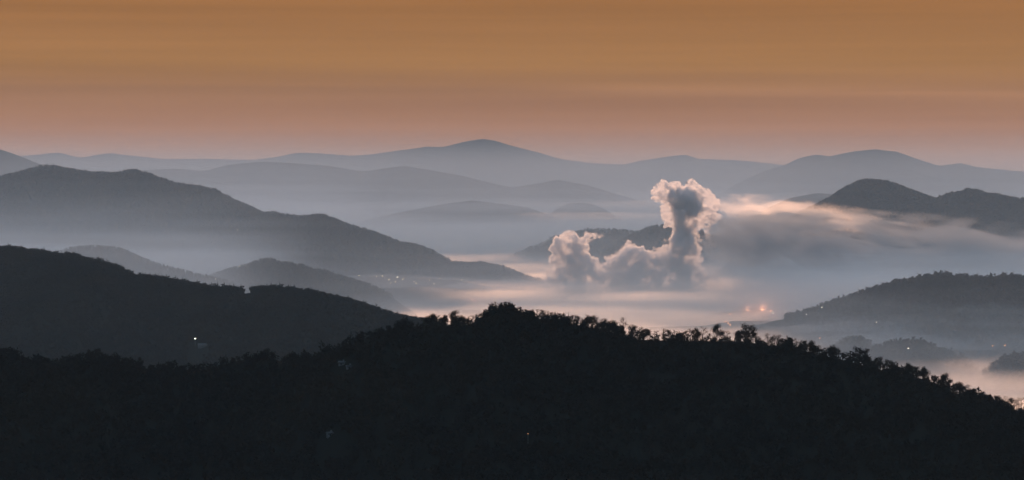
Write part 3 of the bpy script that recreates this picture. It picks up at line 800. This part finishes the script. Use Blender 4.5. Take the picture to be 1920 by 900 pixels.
# the heavy bank of smoke and mist drifting right from the steam
def smoke_bank(px0, py0, px1, zb, deep, D, tilt, k, col, g, nscale, thr, label, name='smoke_bank', grow=15, seed=0.0):
    m = bpy.data.materials.new('smoke_bank'); m.use_nodes = True
    t = m.node_tree; t.nodes.clear()
    out = N(t, 'ShaderNodeOutputMaterial'); v = N(t, 'ShaderNodeVolumePrincipled')
    tcn = N(t, 'ShaderNodeTexCoord')
    sp = N(t, 'ShaderNodeSeparateXYZ'); L(t, tcn.outputs['Object'], sp.inputs[0])
    # domain is a unit cube scaled in the object: x -1..1, y -1..1, z -1..1
    mpn = N(t, 'ShaderNodeMapping'); mpn.inputs['Rotation'].default_value = (0, R(10), 0); mpn.inputs['Scale'].default_value = nscale
    mpn.inputs['Location'].default_value = (seed, 0, seed); L(t, tcn.outputs['Object'], mpn.inputs[0])
    nn = N(t, 'ShaderNodeTexNoise'); nn.inputs['Scale'].default_value = 1.5; nn.inputs['Detail'].default_value = 4; nn.inputs['Roughness'].default_value = .5
    nn.inputs['Distortion'].default_value = 1.2
    L(t, mpn.outputs[0], nn.inputs['Vector'])
    r2 = math_node(t, 'ADD', math_node(t, 'POWER', math_node(t, 'ABSOLUTE', sp.outputs[0]), 4), math_node(t, 'ADD', math_node(t, 'POWER', math_node(t, 'ABSOLUTE', sp.outputs[1]), 2), math_node(t, 'POWER', math_node(t, 'ABSOLUTE', sp.outputs[2]), 2)))
    fall = math_node(t, 'SUBTRACT', 1.0, r2, True)
    d = math_node(t, 'SUBTRACT', nn.outputs[0], thr)
    d = math_node(t, 'MULTIPLY', d, 6.0, True)
    d = math_node(t, 'MULTIPLY', d, fall)
    d = math_node(t, 'MULTIPLY', d, k)
    L(t, d, v.inputs['Density'])
    v.inputs['Color'].default_value = (*col, 1); v.inputs['Anisotropy'].default_value = g
    L(t, v.outputs[0], out.inputs['Volume'])
    m.cycles.volume_step_rate = 0.3
    x0, _, zt = p2w(px0, py0, D); x1 = p2w(px1, 500, D)[0]
    o = box(name, -1, 1, -1, 1, -1, 1, m)
    o.location = ((x0 + x1) / 2, D, (zt + zb) / 2); o.scale = ((x1 - x0) / 2, deep / 2, (zt - zb) / 2 + grow)
    o.rotation_euler = (0, R(tilt), 0)
    tag(o, label, 'smoke', kind='stuff')
smoke_bank(1290, 398, 2000, 100, 1300, 10500, 3, 0.0085, (0.43, 0.48, 0.52), 0.32, (2.3, 0.35, 1.5), 0.42,
           'dark bank of smoke drifting away from the steam column below the twin peaks')
smoke_bank(1320, 380, 1780, 272, 900, 10900, 8, 0.0019, (0.98, 0.96, 0.94), 0.6, (2.4, 0.3, 1.0), 0.42,
           'warm lit veil of smoke along the top of the dark smoke bank', name='smoke_veil', grow=4, seed=3.3)
smoke_bank(1335, 418, 1640, 175, 500, 9700, 6, 0.012, (0.34, 0.39, 0.44), 0.2, (1.5, 0.4, 1.2), 0.44,
           'darkest patch of smoke in the middle of the smoke bank', grow=0, seed=5.7)

# ------------------------------------------------------------------ steam
def steam(name, lobes, D, mat, label, seed, vox=5.5, amp=1.0):
    """billowing cloud: spheres merged into one skin, then roughened at three scales"""
    import bmesh
    bm = bmesh.new()
    r = random.Random(seed)
    mpp = D / FPX
    for lo in lobes:
        px, py, rad = lo[:3]
        flat = lo[3] if len(lo) > 3 else 1.0
        dy = r.uniform(-.4, .4) * rad * mpp
        x, y, z = p2w(px, py, D + dy)
        m = Matrix.Translation((x, y, z)) @ Matrix.Diagonal((1, flat, 1, 1)) @ Matrix.Scale(rad * mpp, 4)
        bmesh.ops.create_icosphere(bm, subdivisions=3, radius=1.0, matrix=m)
        # smaller billows on its skin
        for q in range(int(9)):
            a = r.uniform(0, 6.28); b = r.uniform(-.9, 1.0)
            d = Vector((math.cos(a) * math.sqrt(1 - b * b), math.sin(a) * math.sqrt(1 - b * b), b))
            rr = rad * r.uniform(.22, .42)
            d.y *= flat
            m = Matrix.Translation(Vector((x, y, z)) + d * rad * mpp * .86) @ Matrix.Scale(rr * mpp, 4)
            bmesh.ops.create_icosphere(bm, subdivisions=2, radius=1.0, matrix=m)
    me = bpy.data.meshes.new(name); bm.to_mesh(me); bm.free()
    tmp = bpy.data.objects.new(name, me); sc.collection.objects.link(tmp)
    md = tmp.modifiers.new('r', 'REMESH'); md.mode = 'VOXEL'; md.voxel_size = vox
    dg = bpy.context.evaluated_depsgraph_get()
    me2 = bpy.data.meshes.new_from_object(tmp.evaluated_get(dg))
    bpy.data.objects.remove(tmp)
    nv_ = len(me2.vertices); ed = np.empty(len(me2.edges) * 2, np.int32); me2.edges.foreach_get('vertices', ed); ed = ed.reshape(-1, 2)
    lab = np.arange(nv_)
    while True:
        mn = np.minimum(lab[ed[:, 0]], lab[ed[:, 1]]); new = lab.copy()
        np.minimum.at(new, ed[:, 0], mn); np.minimum.at(new, ed[:, 1], mn); new = new[new]
        if (new == lab).all(): break
        lab = new
    ids, cnt = np.unique(lab, return_counts=True); keepid = ids[cnt.argmax()]
    bm = bmesh.new(); bm.from_mesh(me2); bm.verts.ensure_lookup_table()
    bmesh.ops.delete(bm, geom=[bm.verts[i] for i in np.nonzero(lab != keepid)[0]], context='VERTS'); bm.to_mesh(me2); bm.free()
    n = len(me2.vertices)
    co = np.empty(n * 3, np.float32); me2.vertices.foreach_get('co', co); co = co.reshape(-1, 3)
    no = np.empty(n * 3, np.float32); me2.vertices.foreach_get('normal', no); no = no.reshape(-1, 3)
    d = np.empty(n)
    for i in range(n):
        p = Vector(co[i])
        d[i] = 26 * (abs(mnoise.noise(p / 90.0)) - .2) * 1.6 + 22 * (abs(mnoise.noise(p / 40.0)) - .2) * 1.7 + 12 * (abs(mnoise.noise(p / 18.0)) - .2) * 1.6
    co = co + no * (-d * amp)[:, None]
    me2.vertices.foreach_set('co', co.astype(np.float32).ravel()); me2.update()
    me2.materials.clear(); me2.materials.append(mat)
    o = bpy.data.objects.new(name, me2); sc.collection.objects.link(o)
    tag(o, label, 'steam cloud')
    return o
M_STEAM = vol_mat('steam', (0.90, 0.91, 0.93), 0.045, 0.52, skin=0.02)
def billow(m, k, lo, hi):
    """uneven density inside the steam, so that its thin rims fray"""
    t = m.node_tree; v = [n for n in t.nodes if n.type == 'PRINCIPLED_VOLUME'][0]
    g = N(t, 'ShaderNodeNewGeometry'); n = N(t, 'ShaderNodeTexNoise')
    n.inputs['Scale'].default_value = 1 / 42.0; n.inputs['Detail'].default_value = 3; n.inputs['Roughness'].default_value = .6
    L(t, g.outputs['Position'], n.inputs['Vector'])
    q = N(t, 'ShaderNodeMapRange', interpolation_type='SMOOTHSTEP'); L(t, n.outputs[0], q.inputs[0])
    for i, w in enumerate((.40, .60, lo * k, hi * k)): q.inputs[i + 1].default_value = w
    # thicker smoke in the heart of head and column, added to deepen the shade
    dens = q.outputs[0]
    for (cx, cyp, rad, mul_) in ((1266, 371, 24, 1.2), (1290, 381, 29, 1.3), (1306, 392, 20, .8), (1280, 402, 22, .8), (1278, 440, 24, 1.2), (1275, 490, 28, 1.0), (1180, 500, 26, .8), (1090, 505, 24, .8)):
        c = p2w(cx, cyp, 10700)
        ds = N(t, 'ShaderNodeVectorMath', operation='DISTANCE'); L(t, g.outputs['Position'], ds.inputs[0]); ds.inputs[1].default_value = c
        f = mapr(t, ds.outputs['Value'], rad * 10700 / FPX * .45, rad * 10700 / FPX * 1.15, 1 + mul_, 1)
        dens = math_node(t, 'MULTIPLY', dens, f)
    L(t, dens, v.inputs['Density'])
    m.cycles.volume_step_rate = 0.3
billow(M_STEAM, 0.055, 0.3, 1.7)
steam('steam_plume', [(1262,374,21),(1284,372,25,1.3),(1301,386,22,1.2),(1277,396,24,1.2),(1311,396,14),(1322,394,13,.8),(1308,425,13,.7),(1316,408,11,.7),(1283,420,22),(1278,440,24),(1285,460,27),(1272,480,27),(1292,480,20),(1268,505,28),(1288,505,22),(1275,530,28),
      (1252,455,12,.6),(1248,470,13,.6),(1240,485,15,.6),(1235,502,17,.6),
      (1236,356,12,.6),(1245,346,9,.6),(1232,372,9,.5),(1256,352,11,.7),(1272,350,8,.7),(1300,351,11,.7),(1296,344,6,.7),(1313,358,10,.7),(1326,372,13,.6),(1336,386,11,.5),(1340,400,10,.5),(1331,411,12,.5),(1349,404,6,.6),
      (1321,426,12,.5),(1325,440,9,.5),(1311,445,9,.5),(1303,462,7),(1248,390,9,.6),(1250,405,8,.6),(1255,420,9,.7),(1298,492,9),(1302,512,12),(1318,522,12),(1340,528,12),(1366,533,10)], 10700, M_STEAM,
      'tall column of steam with a mushroom head rising from the valley fog', 1, vox=4.5)
steam('steam_cloud', [(1182,478,22),(1178,466,12),(1165,492,24),(1195,490,26),(1215,488,22),(1232,480,18),(1242,472,14),(1145,505,18),(1130,515,16),(1160,520,26),(1195,520,26),(1225,515,24)], 10600, M_STEAM,
      'low domed steam cloud against the foot of the tall column', 2)
steam('steam_cloud', [(1066,452,17),(1052,466,19),(1078,468,22),(1044,486,16),(1068,490,26),(1095,496,24),(1108,508,20),(1088,512,24),(1055,512,22),(1090,452,10),(1104,446,9),(1118,443,8),(1130,442,6),(1035,522,16)], 10500, M_STEAM,
      'leftmost of the three steam clouds, with a wisp trailing off its top', 3)
